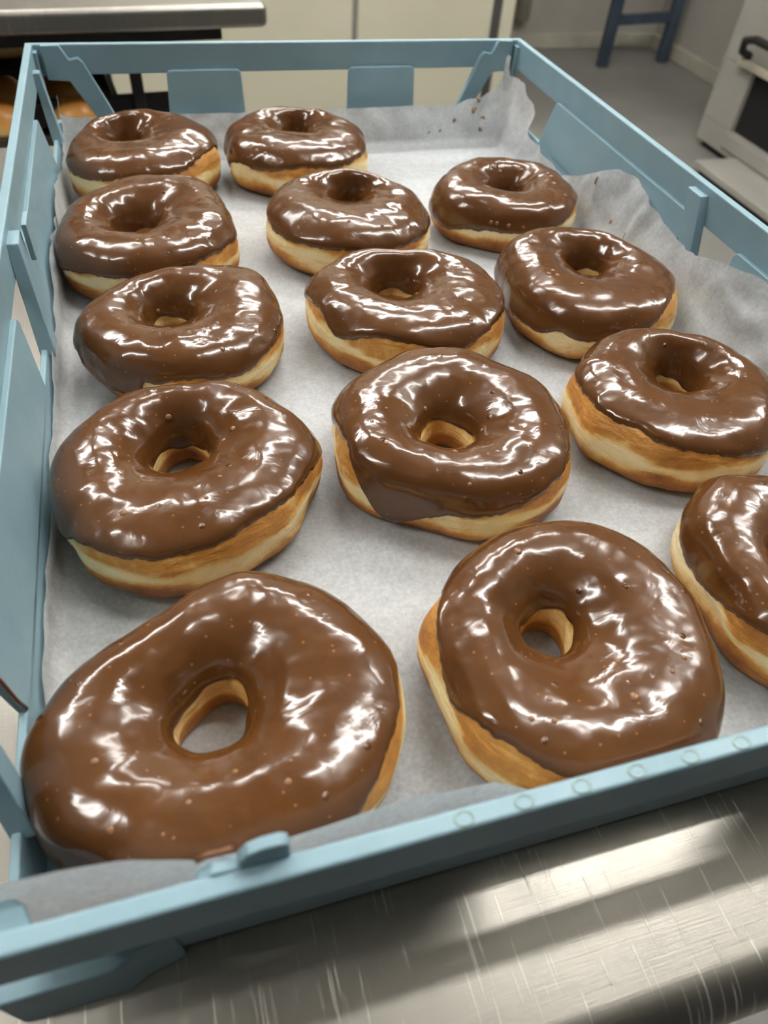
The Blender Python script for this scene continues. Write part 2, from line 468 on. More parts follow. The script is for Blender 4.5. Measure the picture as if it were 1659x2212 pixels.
# ------------------------------------------------------------------ paper
def lerp_tab(tab, v):
    xs = [a for a, b in tab]; ys = [b for a, b in tab]
    return float(np.interp(v, xs, ys))
def nz(x, y, z): return noise.noise(Vector((x, y, z)))
def fold(e, r=0.035, lean=0.14):
    """length e past the fold -> (outward, up), rounded start"""
    if e <= 0: return 0.0, 0.0
    L = r * math.pi / 2
    if e < L:
        a = e / r
        return r * math.sin(a), r * (1 - math.cos(a))
    return r + (e - L) * lean, r + (e - L)
class Sheet:
    def __init__(s, x0, x1, y0, y1, z, left, right_, front, back, seed, lean_r=0.14, lean_l=0.02):
        s.__dict__.update(x0=x0, x1=x1, y0=y0, y1=y1, z=z, left=left, right=right_, front=front, back=back, seed=seed, lean_r=lean_r, lean_l=lean_l)
    def pt(s, u, v):
        """u, v in paper lengths; inside the rectangle it lies on the tray floor"""
        el = max(0.0, s.x0 - u); er = max(0.0, u - s.x1); ef = max(0.0, s.y0 - v); eb = max(0.0, v - s.y1)
        ol, ul = fold(el, 0.03, s.lean_l); orr, ur = fold(er, 0.04, s.lean_r); of, uf = fold(ef, 0.02, -0.02); ob, ub = fold(eb, 0.035, 0.42)
        x = min(max(u, s.x0), s.x1) - ol + orr
        y = min(max(v, s.y0), s.y1) - of + ob
        up = max(ul, ur, uf, ub) + 0.15 * min(max(ul, ur), max(uf, ub))
        z = s.z + up
        k = min(1.0, up / 0.10)
        sd = s.seed
        # crisp creases: folded noise, larger where the paper stands up
        cr = abs(nz(u * 5.5 + sd, v * 5.5, sd)) * 0.6 + abs(nz(u * 11 + sd, v * 10, sd + 4)) * 0.3
        rg = math.exp(-((v - 2.63 + 0.10 * (0.3 - up)) / 0.035) ** 2) - 0.6 * math.exp(-((v - 2.50) / 0.05) ** 2) + 0.7 * math.exp(-((v - 2.28 - 0.2 * (0.3 - up)) / 0.03) ** 2) + 0.5 * math.exp(-((v - 1.98 + 0.5 * (0.3 - up)) / 0.025) ** 2) - 0.5 * math.exp(-((v - 3.42) / 0.05) ** 2)
        if er > 0: x -= k * (0.075 * cr - 0.022) + min(1, er / 0.25) * 0.030 * rg
        if el > 0: x += k * (0.035 * cr - 0.006)
        rb = math.exp(-((u - 1.66 + 0.3 * (0.3 - up)) / 0.03) ** 2) - 0.6 * math.exp(-((u - 1.55) / 0.05) ** 2) + 0.4 * math.exp(-((u - 1.36 - 0.6 * (0.2 - up)) / 0.02) ** 2)
        if eb > 0: y -= k * (0.060 * cr - 0.010) + min(1, eb / 0.2) * 0.035 * rb
        if ef > 0: y += k * 0.004 * cr
        flat = 1 - min(1.0, up / 0.03)
        edge = min(1.0, max(0, min(u - s.x0, s.x1 - u, v - s.y0, s.y1 - v)) / 0.1) if flat > 0 else 0
        z += flat * edge * 0.004 * (nz(u * 3 + sd, v * 3, 0) + 0.4 * abs(nz(u * 8, v * 7 + sd, 1)) + 0.2)
        return x, y, max(z, s.z - 0.001)
    def build(s, name, nu=150, nv=170):
        V = []; F = []
        for j in range(nv + 1):
            fv = j / nv
            for i in range(nu + 1):
                fu = i / nu
                # extents depend on position along the other side
                yv = s.y0 + (s.y1 - s.y0) * fv; xv = s.x0 + (s.x1 - s.x0) * fu
                hl, hr = lerp_tab(s.left, yv), lerp_tab(s.right, yv); hf, hb = lerp_tab(s.front, xv), lerp_tab(s.back, xv)
                u = (s.x0 - hl) + (s.x1 + hr - s.x0 + hl) * fu; v = (s.y0 - hf) + (s.y1 + hb - s.y0 + hf) * fv
                V.append(s.pt(u, v))
        for j in range(nv):
            for i in range(nu):
                a = j * (nu + 1) + i
                F.append((a, a + 1, a + nu + 2, a + nu + 1))
        return mesh_obj(name, V, F, PAPER, None)

rear = Sheet(-0.350, 1.690, 2.72, 3.630, 0.0385,
    [(2.7, 0.15), (2.9, 0.20), (3.2, 0.12), (3.40, 0.12), (3.52, 0.15), (3.6, 0.18), (3.75, 0.18)],
    [(2.7, 0.10), (3.20, 0.16), (3.26, 0.25), (3.35, 0.31), (3.5, 0.28), (3.60, 0.25), (3.72, 0.34)],
    [(-1, 0.0), (2, 0.0)],
    [(-0.37, 0.24), (-0.30, 0.23), (-0.27, 0.20), (-0.22, 0.18), (-0.16, 0.175), (0.6, 0.172), (1.28, 0.178), (1.31, 0.17), (1.46, 0.225), (1.58, 0.275), (1.64, 0.33), (1.67, 0.35), (1.69, 0.33)], 3.1, lean_r=0.30)
p_rear = rear.build('baking_paper', 120, 90)
tag(p_rear, 'rear white paper liner with a torn crumpled point in the far right tray corner', 'paper', 'paper liners in the tray')
frontp = Sheet(-0.356, 1.660, 0.372, 3.02, 0.0410,
    [(0.36, 0.0), (0.90, 0.0), (1.0, 0.06), (1.17, 0.10), (1.4, 0.10), (1.75, 0.115), (1.83, 0.085), (2.1, 0.125), (2.3, 0.115), (2.4, 0.15), (2.47, 0.20), (2.6, 0.19), (2.82, 0.155), (3.02, 0.12)],
    [(0.36, 0.18), (1.0, 0.22), (1.35, 0.25), (1.55, 0.27), (1.63, 0.31), (1.79, 0.33), (1.90, 0.30), (2.10, 0.245), (2.2, 0.255), (2.3, 0.27), (2.37, 0.305), (2.5, 0.305), (2.62, 0.30), (2.81, 0.19), (3.0, 0.11), (3.02, 0.10)],
    [(-0.38, 0.43), (-0.27, 0.425), (-0.20, 0.405), (-0.118, 0.335), (-0.05, 0.325), (0.08, 0.345), (0.16, 0.36), (0.29, 0.335), (0.36, 0.26), (0.8, 0.20), (1.72, 0.20)],
    [(-1, 0.0), (2, 0.0)], 7.7, lean_r=0.34)
p_front = frontp.build('baking_paper', 150, 190)
tag(p_front, 'front white paper liner under most doughnuts, folded up over the near rim', 'paper', 'paper liners in the tray')

# smudges of chocolate rubbed into the raised corners of the paper
def stain(sheet, obj, u, v, rx, ry, seed):
    p = Vector(sheet.pt(u, v)); a = Vector(sheet.pt(u + 0.01, v)) - p; c = Vector(sheet.pt(u, v + 0.01)) - p
    n = a.cross(c).normalized()
    if n.z < 0 and abs(n.z) > 0.2: n = -n
    o = blob('chocolate_smudge', p, n, rx, ry, STAIN, obj, seed, 0.0025, a.normalized())
STAIN = simple('dried_chocolate_smudge', (0.30, 0.17, 0.085), 0.6, var=0.3, scale=120)
for k, (u, v, rx, ry) in enumerate(((1.60, 3.79, 0.012, 0.016), (1.50, 3.74, 0.007, 0.013), (1.655, 3.75, 0.010, 0.010), (1.62, 3.83, 0.008, 0.010), (1.64, 3.70, 0.014, 0.008), (1.42, 3.70, 0.008, 0.005), (1.36, 3.695, 0.006, 0.005))):
    stain(rear, p_rear, u, v, rx, ry, k)
for k, (u, v, rx, ry) in enumerate(((1.900, 2.63, 0.012, 0.010), (1.80, 2.34, 0.018, 0.006), (1.80, 2.47, 0.009, 0.008), (1.765, 2.36, 0.010, 0.005))):
    stain(frontp, p_front, u, v, rx, ry, k + 20)

# ------------------------------------------------------------------ doughnuts
DOUGHNUTS = {
  'A': {"c":[-0.0431,3.3224],"h":0.2063,"hole":[-0.069,0.1337,0.0523],"tilt":[0.0121,-0.0028],"R":[3110,3133,3190,3251,3255,3215,3182,3209,3261,3277,3276,3270,3278,3284,3276,3260,3214,3098,3008,2967,2946,2941,2932,2899,2872,2861,2877,2917,2931,2928,2930,2938,2945,2936,2953,2988,3025,3087,3177,3261,3321,3355,3370,3374,3369,3359,3342,3316,3282,3243,3200,3156,3113,3073,3038,3007,2984,2966,2955,2950,2951,2956,2962,2956,2940,2932,2943,3005,3107,3165,3164,3131],"ice":[418,416,416,419,425,432,435,435,429,421,414,409,407,407,410,414,416,417,415,411,405,398,392,388,388,391,399,410,424,438,450,459,462,460,454,445,436,430,426,425,421,411,404,406,411,416,423,430,439,447,454,458,459,455,447,436,430,435,445,451,456,467,479,487,493,496,499,500,500,499,479,439]},
  'B': {"c":[0.6106,3.3201],"h":0.2065,"hole":[0.0202,0.1403,0.048],"tilt":[-0.0027,-0.0053],"R":[3205,3143,3037,2943,2856,2817,2838,2863,2873,2878,2868,2818,2793,2794,2806,2823,2817,2808,2819,2847,2879,2889,2903,2929,2981,3052,3079,3095,3106,3107,3114,3151,3204,3214,3148,3063,3021,3076,3157,3177,3164,3126,3076,3016,2957,2914,2888,2878,2880,2880,2873,2868,2870,2877,2892,2913,2941,2975,3013,3053,3095,3134,3171,3205,3251,3293,3301,3276,3230,3176,3146,3180],"ice":[475,480,482,481,475,467,457,447,438,432,429,428,430,432,433,433,430,424,415,405,395,385,379,376,376,379,382,382,376,362,343,324,309,300,294,292,307,331,342,355,384,405,407,403,397,394,395,400,407,420,436,450,458,460,458,453,449,446,444,443,442,445,451,458,467,477,483,481,476,470,468,471]},
  'C': {"c":[-0.0619,2.6268],"h":0.2045,"hole":[-0.0483,0.0287,0.0724],"tilt":[0.0202,0.0056],"R":[2997,2995,2999,3027,3080,3148,3240,3358,3482,3605,3730,3796,3792,3735,3667,3606,3572,3551,3511,3441,3348,3257,3172,3099,3052,3045,3054,3051,3043,3040,3046,3063,3090,3125,3164,3197,3219,3260,3338,3412,3462,3496,3508,3515,3520,3492,3428,3377,3352,3348,3349,3335,3313,3295,3286,3285,3291,3304,3320,3337,3351,3359,3345,3301,3260,3259,3283,3291,3236,3139,3057,3015],"ice":[418,414,413,414,416,418,417,414,409,402,395,390,387,388,393,402,415,429,443,455,465,470,471,469,464,457,451,446,443,443,443,443,441,434,423,407,392,379,372,357,335,331,347,368,386,397,400,398,398,401,405,408,411,412,419,432,439,440,442,448,457,463,460,452,443,440,439,437,436,434,430,424]},
  'D': {"c":[0.6731,2.6162],"h":0.2027,"hole":[0.0405,0.1618,0.0513],"tilt":[-0.0047,-0.0042],"R":[3091,3075,3029,2950,2884,2834,2779,2736,2723,2727,2723,2720,2744,2814,2884,2921,2946,2957,2962,2973,2990,3025,3062,3078,3083,3076,3069,3074,3086,3100,3105,3105,3112,3132,3156,3172,3159,3119,3078,3047,3028,3015,2997,2976,2953,2926,2899,2880,2868,2862,2860,2862,2869,2881,2898,2918,2943,2972,3003,3037,3073,3108,3141,3171,3194,3214,3232,3244,3248,3234,3184,3123],"ice":[470,477,480,479,474,465,453,439,426,414,405,401,400,402,405,410,413,415,414,410,405,400,395,393,394,400,410,423,437,450,459,464,464,462,461,457,447,429,414,410,411,416,424,431,434,435,435,436,438,443,447,450,452,449,441,432,424,421,422,427,433,437,439,439,437,435,433,434,437,443,452,461]},
  'E': {"c":[1.3748,2.7145],"h":0.1948,"hole":[0.026,0.0621,0.0584],"tilt":[0.0019,-0.011],"R":[2897,2899,2951,2982,2990,2986,3022,3080,3088,3042,2953,2857,2765,2757,2786,2785,2776,2772,2791,2806,2799,2790,2784,2790,2822,2861,2880,2888,2873,2823,2837,2927,3033,3118,3145,3149,3163,3168,3155,3133,3099,3039,2951,2871,2803,2751,2716,2700,2719,2743,2751,2764,2780,2795,2811,2829,2849,2869,2888,2907,2924,2940,2953,2961,2966,2976,2991,3010,3032,3047,3026,2967],"ice":[445,446,449,454,457,459,459,454,446,434,421,407,395,386,380,379,383,390,399,408,417,423,426,427,425,421,415,408,400,388,371,348,320,293,272,265,266,263,257,259,268,280,295,309,320,331,341,349,354,354,354,356,361,367,371,374,376,380,387,398,411,425,440,452,462,467,468,466,461,456,450,446]},
  'F': {"c":[0.0111,2.0094],"h":0.1875,"hole":[-0.0524,0.0584,0.0484],"tilt":[0.0002,-0.0109],"R":[2977,2992,3041,3090,3135,3199,3291,3362,3392,3360,3307,3260,3178,3072,2993,2920,2868,2864,2867,2856,2829,2789,2757,2755,2776,2796,2815,2829,2826,2840,2895,2952,3012,3081,3164,3251,3325,3348,3307,3244,3189,3152,3139,3133,3103,3060,3019,2982,2952,2929,2914,2907,2906,2911,2921,2933,2946,2959,2971,2980,2987,2995,3001,3000,2994,2986,2980,2981,2990,3000,3001,2990],"ice":[415,415,419,428,440,451,459,463,464,461,456,451,448,446,446,449,454,459,462,464,461,455,445,433,419,405,393,385,380,379,379,380,379,373,364,354,346,339,336,349,369,389,409,428,439,435,414,390,378,380,391,404,417,424,422,410,397,386,378,374,378,395,416,427,427,422,420,422,425,425,423,419]},
  'G': {"c":[0.7282,1.9938],"h":0.195,"hole":[-0.0209,0.1068,0.057],"tilt":[-0.0029,-0.0114],"R":[3312,3293,3300,3315,3319,3315,3290,3239,3166,3097,3016,2914,2836,2783,2732,2682,2679,2707,2753,2808,2876,2966,3049,3115,3165,3199,3230,3270,3324,3392,3460,3493,3465,3408,3352,3310,3279,3247,3210,3175,3148,3114,3075,3038,3007,2982,2964,2951,2942,2937,2937,2942,2951,2965,2983,3006,3031,3059,3088,3117,3143,3171,3204,3237,3267,3285,3283,3279,3285,3304,3325,3329],"ice":[473,470,464,457,449,444,441,440,442,445,447,448,446,441,432,421,408,396,386,379,377,379,385,393,402,408,410,407,401,394,388,386,398,424,448,464,478,488,482,454,423,407,411,429,456,482,502,514,515,510,503,495,487,476,465,452,440,432,434,448,466,480,489,497,502,502,492,477,470,470,472,473]},
  'H': {"c":[1.3935,2.0052],"h":0.2013,"hole":[0.049,0.111,0.0624],"tilt":[-0.0093,-0.0004],"R":[3033,2989,2936,2901,2904,2926,2928,2944,3012,3095,3142,3167,3164,3140,3152,3176,3191,3184,3186,3206,3224,3250,3296,3347,3375,3391,3403,3384,3319,3220,3111,3022,2964,2914,2887,2901,2924,2942,2965,3000,3037,3073,3112,3149,3192,3238,3275,3295,3294,3266,3235,3218,3206,3195,3189,3188,3192,3202,3216,3230,3240,3249,3260,3270,3277,3269,3253,3243,3216,3162,3111,3071],"ice":[455,447,446,450,457,465,473,478,479,477,469,459,445,431,418,408,401,398,398,400,402,403,399,388,369,344,315,286,261,244,236,234,231,227,224,230,244,259,269,279,286,290,290,300,328,363,378,366,350,348,356,363,371,390,417,430,431,440,462,492,517,536,549,559,565,565,558,546,528,507,486,468]},
  'I': {"c":[-0.0522,1.3445],"h":0.2023,"hole":[-0.008,0.0839,0.0731],"tilt":[0.0063,-0.0052],"R":[3467,3463,3405,3319,3237,3187,3170,3186,3202,3201,3216,3233,3223,3195,3137,3077,3032,3007,3022,3060,3109,3152,3168,3167,3142,3117,3103,3087,3086,3109,3148,3193,3230,3251,3245,3222,3204,3195,3174,3159,3164,3158,3156,3228,3291,3301,3292,3285,3287,3289,3285,3261,3206,3134,3063,3012,2999,2998,2981,2962,2964,3001,3046,3073,3090,3094,3083,3081,3113,3181,3286,3397],"ice":[408,405,402,397,392,390,393,399,408,418,426,432,434,434,432,430,429,430,434,440,449,460,469,477,481,481,477,468,455,441,425,410,396,383,369,355,341,327,317,312,318,346,390,434,467,479,480,482,485,489,491,494,496,492,487,486,491,500,508,512,515,517,519,517,510,498,484,469,457,447,434,419]},
  'J': {"c":[0.6604,1.3606],"h":0.2066,"hole":[-0.0217,-0.0094,0.055],"tilt":[0.0002,0.0027],"R":[3229,3223,3219,3213,3200,3175,3139,3106,3086,3094,3141,3188,3220,3236,3255,3276,3290,3289,3274,3267,3250,3215,3197,3193,3196,3216,3252,3290,3333,3367,3380,3365,3329,3291,3276,3283,3303,3347,3391,3405,3383,3335,3265,3180,3084,3001,2956,2950,2959,2980,3030,3110,3179,3226,3252,3262,3281,3309,3344,3384,3414,3430,3438,3434,3402,3335,3271,3245,3260,3277,3268,3245],"ice":[448,449,453,460,466,471,473,472,466,456,443,429,415,403,394,389,389,392,397,404,410,414,415,414,410,404,399,394,389,386,382,378,389,419,452,481,508,525,527,507,465,397,303,211,167,177,212,252,293,333,365,385,394,397,397,401,414,433,452,471,485,494,499,500,500,497,493,485,477,467,458,451]},
  'K': {"c":[1.3507,1.3527],"h":0.2033,"hole":[0.0684,0.0906,0.0572],"tilt":[0.0009,-0.0036],"R":[3059,3017,2982,2981,3015,3038,3034,3032,3039,3014,2959,2887,2828,2842,2870,2891,2924,2954,2981,3013,3036,3052,3065,3063,3039,3013,3012,3019,3018,3041,3113,3153,3108,3037,3025,3047,3079,3129,3150,3119,3045,2995,2970,2960,2970,2974,2950,2922,2909,2904,2905,2911,2922,2934,2948,2963,2980,2998,3015,3031,3046,3059,3070,3079,3086,3091,3093,3093,3095,3099,3097,3087],"ice":[428,429,428,424,417,409,399,390,383,379,380,385,394,406,420,433,444,452,457,458,456,453,450,450,452,458,467,476,484,490,493,494,491,489,494,506,519,528,532,529,527,532,541,543,536,528,523,519,515,512,507,503,498,490,481,471,463,457,450,442,441,446,450,453,451,446,439,431,426,424,424,426]},
  'L': {"c":[-0.0334,0.6605],"h":0.2061,"hole":[-0.0301,0.0146,0.0578],"tilt":[-0.0032,-0.0074],"R":[3415,3439,3436,3404,3378,3364,3354,3349,3345,3343,3344,3346,3340,3335,3336,3309,3246,3152,3060,2973,2885,2811,2758,2730,2726,2738,2770,2831,2918,3024,3145,3269,3362,3437,3518,3604,3666,3680,3666,3646,3633,3609,3544,3446,3343,3256,3195,3145,3091,3039,2996,2961,2935,2918,2908,2907,2913,2926,2946,2973,3006,3044,3088,3138,3192,3238,3266,3288,3320,3350,3369,3386],"ice":[472,467,467,468,468,466,464,459,451,439,424,409,395,385,380,379,384,391,401,410,419,425,429,429,428,426,424,424,427,433,441,451,462,472,480,483,482,476,467,455,442,430,420,413,410,409,411,415,417,418,417,413,406,400,394,391,391,393,396,397,400,412,434,462,488,506,513,514,508,498,490,483]},
  'M': {"c":[0.681,0.6471],"h":0.2025,"hole":[-0.0337,0.0601,0.0361],"tilt":[0.0004,0.0024],"R":[3069,3115,3161,3200,3236,3279,3324,3357,3376,3394,3423,3446,3445,3422,3391,3356,3317,3281,3253,3221,3184,3139,3107,3096,3092,3083,3060,3037,3052,3103,3191,3271,3287,3241,3158,3084,3057,3052,3069,3111,3174,3234,3268,3284,3278,3272,3280,3299,3324,3356,3377,3380,3374,3360,3341,3318,3291,3262,3232,3203,3180,3160,3135,3107,3077,3044,3014,2996,2987,2990,3005,3033],"ice":[393,393,397,404,416,429,443,456,467,474,477,475,470,463,455,448,442,440,440,442,445,447,448,447,447,447,448,451,471,514,554,573,571,553,527,498,467,437,422,444,486,518,535,545,550,549,541,532,524,520,516,510,503,493,481,467,450,434,420,409,402,400,400,404,408,412,414,414,412,407,402,397]},
  'N': {"c":[1.3354,0.6986],"h":0.2023,"hole":[-0.0229,0.0094,0.0625],"tilt":[-0.0103,0.0003],"R":[2936,2934,2932,2929,2925,2920,2914,2908,2903,2899,2899,2904,2916,2935,2955,2958,2967,3002,3054,3126,3227,3327,3348,3285,3233,3213,3197,3168,3126,3071,2987,2894,2812,2765,2736,2705,2676,2694,2766,2854,2926,2964,2980,2988,3005,3029,3054,3082,3105,3114,3116,3115,3111,3107,3102,3098,3093,3088,3083,3076,3068,3058,3046,3033,3018,3003,2988,2974,2963,2953,2945,2940],"ice":[424,427,432,440,451,462,472,479,483,482,477,468,456,443,430,420,413,409,407,408,408,407,404,399,395,392,392,392,386,369,350,336,334,338,344,353,366,385,413,442,468,485,492,491,486,479,471,466,462,461,460,457,452,443,431,418,405,393,384,379,379,383,390,400,410,418,425,429,430,429,427,425]},
}

BUBBLES = {"M": [[4.922, 8.2, 0.011], [1.78, 8.2, 0.01], [4.067, 8.2, 0.006], [3.927, 6.9, 0.006], [4.102, 7.25, 0.006], [5.166, 9.6, 0.007], [5.637, 7.2, 0.006], [5.428, 7.65, 0.006]], "J": [[4.433, 9.4, 0.008], [2.077, 11.05, 0.008], [2.932, 8.75, 0.005], [3.578, 7.45, 0.006], [5.882, 11.1, 0.007], [4.503, 6.1, 0.006]], "I": [[1.745, 10.7, 0.009], [4.119, 7.05, 0.009], [0.07, 10.0, 0.009], [6.091, 10.55, 0.008], [4.904, 7.45, 0.006], [5.184, 8.5, 0.006], [1.344, 14.9, 0.006]], "B": [[3.805, 4.95, 0.009], [3.857, 5.55, 0.009], [4.014, 5.5, 0.008], [2.653, 14.05, 0.009], [2.374, 15.0, 0.009], [4.154, 4.9, 0.009], [1.292, 14.6, 0.009], [2.461, 12.8, 0.007], [1.85, 13.0, 0.007]], "E": [[6.091, 8.3, 0.011], [0.0, 8.3, 0.009], [5.777, 8.0, 0.01], [5.533, 6.4, 0.009], [0.733, 9.8, 0.009], [1.501, 10.2, 0.009], [1.868, 9.9, 0.008], [0.454, 6.95, 0.008], [4.102, 4.35, 0.009], [4.189, 4.4, 0.008], [4.363, 4.35, 0.009], [4.573, 4.3, 0.008]], "L": [[3.473, 8.2, 0.007], [4.817, 9.25, 0.006], [5.166, 7.6, 0.007], [4.346, 8.1, 0.006], [3.892, 6.4, 0.007]], "H": [[3.508, 7.35, 0.009], [3.508, 8.0, 0.008], [3.648, 7.85, 0.009], [4.084, 8.15, 0.007]], "F": [[5.079, 6.0, 0.008], [2.094, 12.1, 0.008], [5.131, 6.8, 0.006]], "G": [[5.568, 11.4, 0.007], [5.219, 6.05, 0.007], [5.236, 6.3, 0.005]]}

PROF = np.array([(.62,0),(.82,.04),(.95,.16),(1.0,.38),(.98,.58),(.88,.78),(.68,.92),(.38,.99),(.1,1.0),(-.2,.97),(-.5,.88),(-.78,.74),(-.92,.58),(-.98,.42),(-1.0,.22),(-.95,.06),(-.82,0),(-.3,0),(0.,0),(.3,0)])
def prof_at(t):
    n = len(PROF); i = np.floor(t).astype(int); a = (t - i)[..., None]
    p0, p1, p2, p3 = PROF[(i - 1) % n], PROF[i % n], PROF[(i + 1) % n], PROF[(i + 2) % n]
    return .5 * ((2 * p1) + (-p0 + p2) * a + (2 * p0 - 5 * p1 + 4 * p2 - p3) * a * a + (-p0 + 3 * p1 - 3 * p2 + p3) * a ** 3)
DZ = 0.0475
def periodic(tab, th, s):
    n = len(tab); x = th / (2 * math.pi) * n; i = np.floor(x).astype(int); a = x - i
    T = np.array(tab, float) * s
    p0, p1, p2, p3 = T[(i - 1) % n], T[i % n], T[(i + 1) % n], T[(i + 2) % n]
    return .5 * ((2 * p1) + (-p0 + p2) * a + (2 * p0 - 5 * p1 + 4 * p2 - p3) * a * a + (-p0 + 3 * p1 - 3 * p2 + p3) * a ** 3)
def surf(d, TH, T):
    """TH, T equal shaped arrays -> points in units"""
    Ro = periodic(d['R'], TH, 1e-4)
    hx, hy, rt = d['hole']; rt = d.get('rt', rt)
    rr = rt * (1 + 0.10 * np.sin(2 * TH + d['c'][0] * 9) + 0.07 * np.sin(3 * TH + d['c'][1] * 7))
    S = prof_at(T); wq = S[..., 0] * .5 + .5
    x = (hx + rr * np.cos(TH)) * (1 - wq) + Ro * np.cos(TH) * wq
    y = (hy + rr * np.sin(TH)) * (1 - wq) + Ro * np.sin(TH) * wq
    tx, ty = d['tilt']
    z = DZ + d['h'] * S[..., 1] + (tx * x + ty * y) * np.clip(S[..., 1] * 1.6, 0, 1)
    X = d['c'][0] + x; Y = d['c'][1] + y
    # the doughs press flat against the tray walls they touch
    lx, ly = np.where(Y < 1.0, -0.404, -0.378) - 0.07 * (z - 0.05), 0.372
    X = np.where(X < lx + 0.02, lx + 0.02 * np.exp(np.minimum(0, (X - lx - 0.02)) / 0.02), X)
    Y = np.where(Y < ly + 0.02, ly + 0.02 * np.exp(np.minimum(0, (Y - ly - 0.02)) / 0.02), Y)
    return np.stack([X, Y, z], -1)
def normals(d, TH, T):
    e = 0.02
    du = surf(d, TH + e, T) - surf(d, TH - e, T); dv = surf(d, TH, T + 0.1) - surf(d, TH, T - 0.1)
    n = np.cross(du, dv); n /= np.linalg.norm(n, axis=-1)[..., None] + 1e-12
    return n
def lumps(P, seed, amp, freq):
    out = np.zeros(P.shape[:-1]); it = np.nditer(out, flags=['multi_index'])
    for _ in it:
        p = P[it.multi_index]
        q = Vector((p[0] * freq + seed * 7.3, p[1] * freq - seed * 3.1, p[2] * freq + seed))
        out[it.multi_index] = noise.noise(q) + 0.45 * noise.noise(q * 2.1)
    return out * amp
def quads(nt, ns, closed_s):
    F = []
    for i in range(nt):
        i2 = (i + 1) % nt
        for j in range(ns if closed_s else ns - 1):
            j2 = (j + 1) % ns
            F.append((i * ns + j, i2 * ns + j, i2 * ns + j2, i * ns + j2))
    return F
def doughnut(key, d, label, seed):
    root = empty('doughnut', d['c'][0], d['c'][1], DZ)
    tag(root, label, 'doughnut', 'chocolate iced ring doughnuts in the tray')
    nt, ns = 168, 56
    th = np.arange(nt) * 2 * math.pi / nt; tt = np.arange(ns) / ns * 20
    TH, T = np.meshgrid(th, tt, indexing='ij')
    P = surf(d, TH, T); n = normals(d, TH, T); S = prof_at(T)
    lp = lumps(P, seed + .5, 0.0035, 9.0)
    # a shallow seam round the pale waist
    seam = np.exp(-((S[..., 1] - 0.36 - 0.05 * np.sin(2 * TH + seed)) / 0.035) ** 2) * (S[..., 0] > 0.5)
    wr = 0.0035 * np.abs(lumps(P * np.array([1, 1, 3.2]), seed + 60, 1.0, 13.0)) * (S[..., 0] > 0.8)
    und = 0.016 * np.clip((T - periodic(d['ice'], TH, 0.01) - 0.25) / 0.9, 0, 1) * np.clip((12.2 - T) / 1.0, 0, 1)
    P = P + n * (lp - 0.0012 - und - wr - 0.009 * seam * (0.5 + 0.5 * np.sin(3 * TH + seed * 2)))[..., None] * (S[..., 1] > 0.03)[..., None]
    P[..., 2] = np.maximum(P[..., 2], DZ)
    o = mesh_obj('dough_ring', [tuple(p) for p in P.reshape(-1, 3)], quads(nt, ns, True), DOUGH, root)
    v = S[..., 1]; band = 0.46 + 0.05 * np.sin(TH * 2 + seed * 1.7) + 0.03 * np.sin(5 * TH + seed)
    wd = 0.125 + 0.045 * np.sin(TH * 3 + seed * 2.1) + 0.03 * np.sin(TH * 7 + seed)
    k = (v - band) / wd
    bake = np.where(k < 0, np.clip((-k - 0.35) * 0.42, 0, 0.80), np.clip((k - 0.55) * 0.85, 0, 0.50))
    bake = np.where(v < 0.03, 0.85, bake)
    bake = np.where(S[..., 0] < 0, np.where(v < 0.30, 0.65, np.where(v > 0.55, 0.5, 0.26)), bake)
    at = o.data.attributes.new('bake', 'FLOAT', 'POINT'); at.data.foreach_set('value', bake.reshape(-1).astype(np.float32))
    # icing
    nt = 300
    th = np.arange(nt) * 2 * math.pi / nt
    t0 = periodic(d['ice'], th, 0.01)
    rough_e = np.array([0.14 * nz(math.cos(a) * 9 + seed, math.sin(a) * 9, seed) + 0.10 * nz(math.cos(a) * 24 + seed, math.sin(a) * 22, seed + 3) for a in th])
    t0 = t0 + rough_e
    t1 = (12.5 if key in 'JML' else 13.3) + 0.30 * np.sin(th * 2 + seed) + np.array([0.3 * nz(math.cos(a) * 2 + seed * 2, math.sin(a) * 2, 5) for a in th])
    edge = np.array([0, .02, .06, .12, .2, .3, .42, .56, .72, .9])
    m = 58
    s_in = np.linspace(0, 1, m + 1)[1:]
    rows = []
    for i in range(nt):
        a = t0[i]; b = t1[i]
        rows.append(np.concatenate([a + edge, (a + .9) + (b - a - .9) * s_in]))
    T = np.array(rows); TH = np.repeat(th[:, None], T.shape[1], 1)
    P = surf(d, TH, T); n = normals(d, TH, T)
    dt = T - t0[:, None]; db = t1[:, None] - T
    thick = 0.0065 * np.sqrt(np.clip(dt / 0.30, 0, 1)) * (1 + 0.30 * np.exp(-((dt - 0.5) / 0.35) ** 2)) * np.sqrt(np.clip(db / 0.4, 0, 1)) - 0.0025 * np.exp(-dt / 0.05) - 0.002 * np.exp(-db / 0.1)
    lp = lumps(P, seed + .5, 0.0035, 9.0) + lumps(P, seed + 20, 0.0065, 5.5) + lumps(P, seed + 40, 0.0016, 19.0)
    fade = np.clip(dt / 0.8, 0.25, 1)
    P = P + n * (thick - 0.0022 + lp * fade)[..., None]
    ns = T.shape[1]
    mesh_obj('chocolate_icing', [tuple(p) for p in P.reshape(-1, 3)], quads(nt, ns, False), ICING, root)
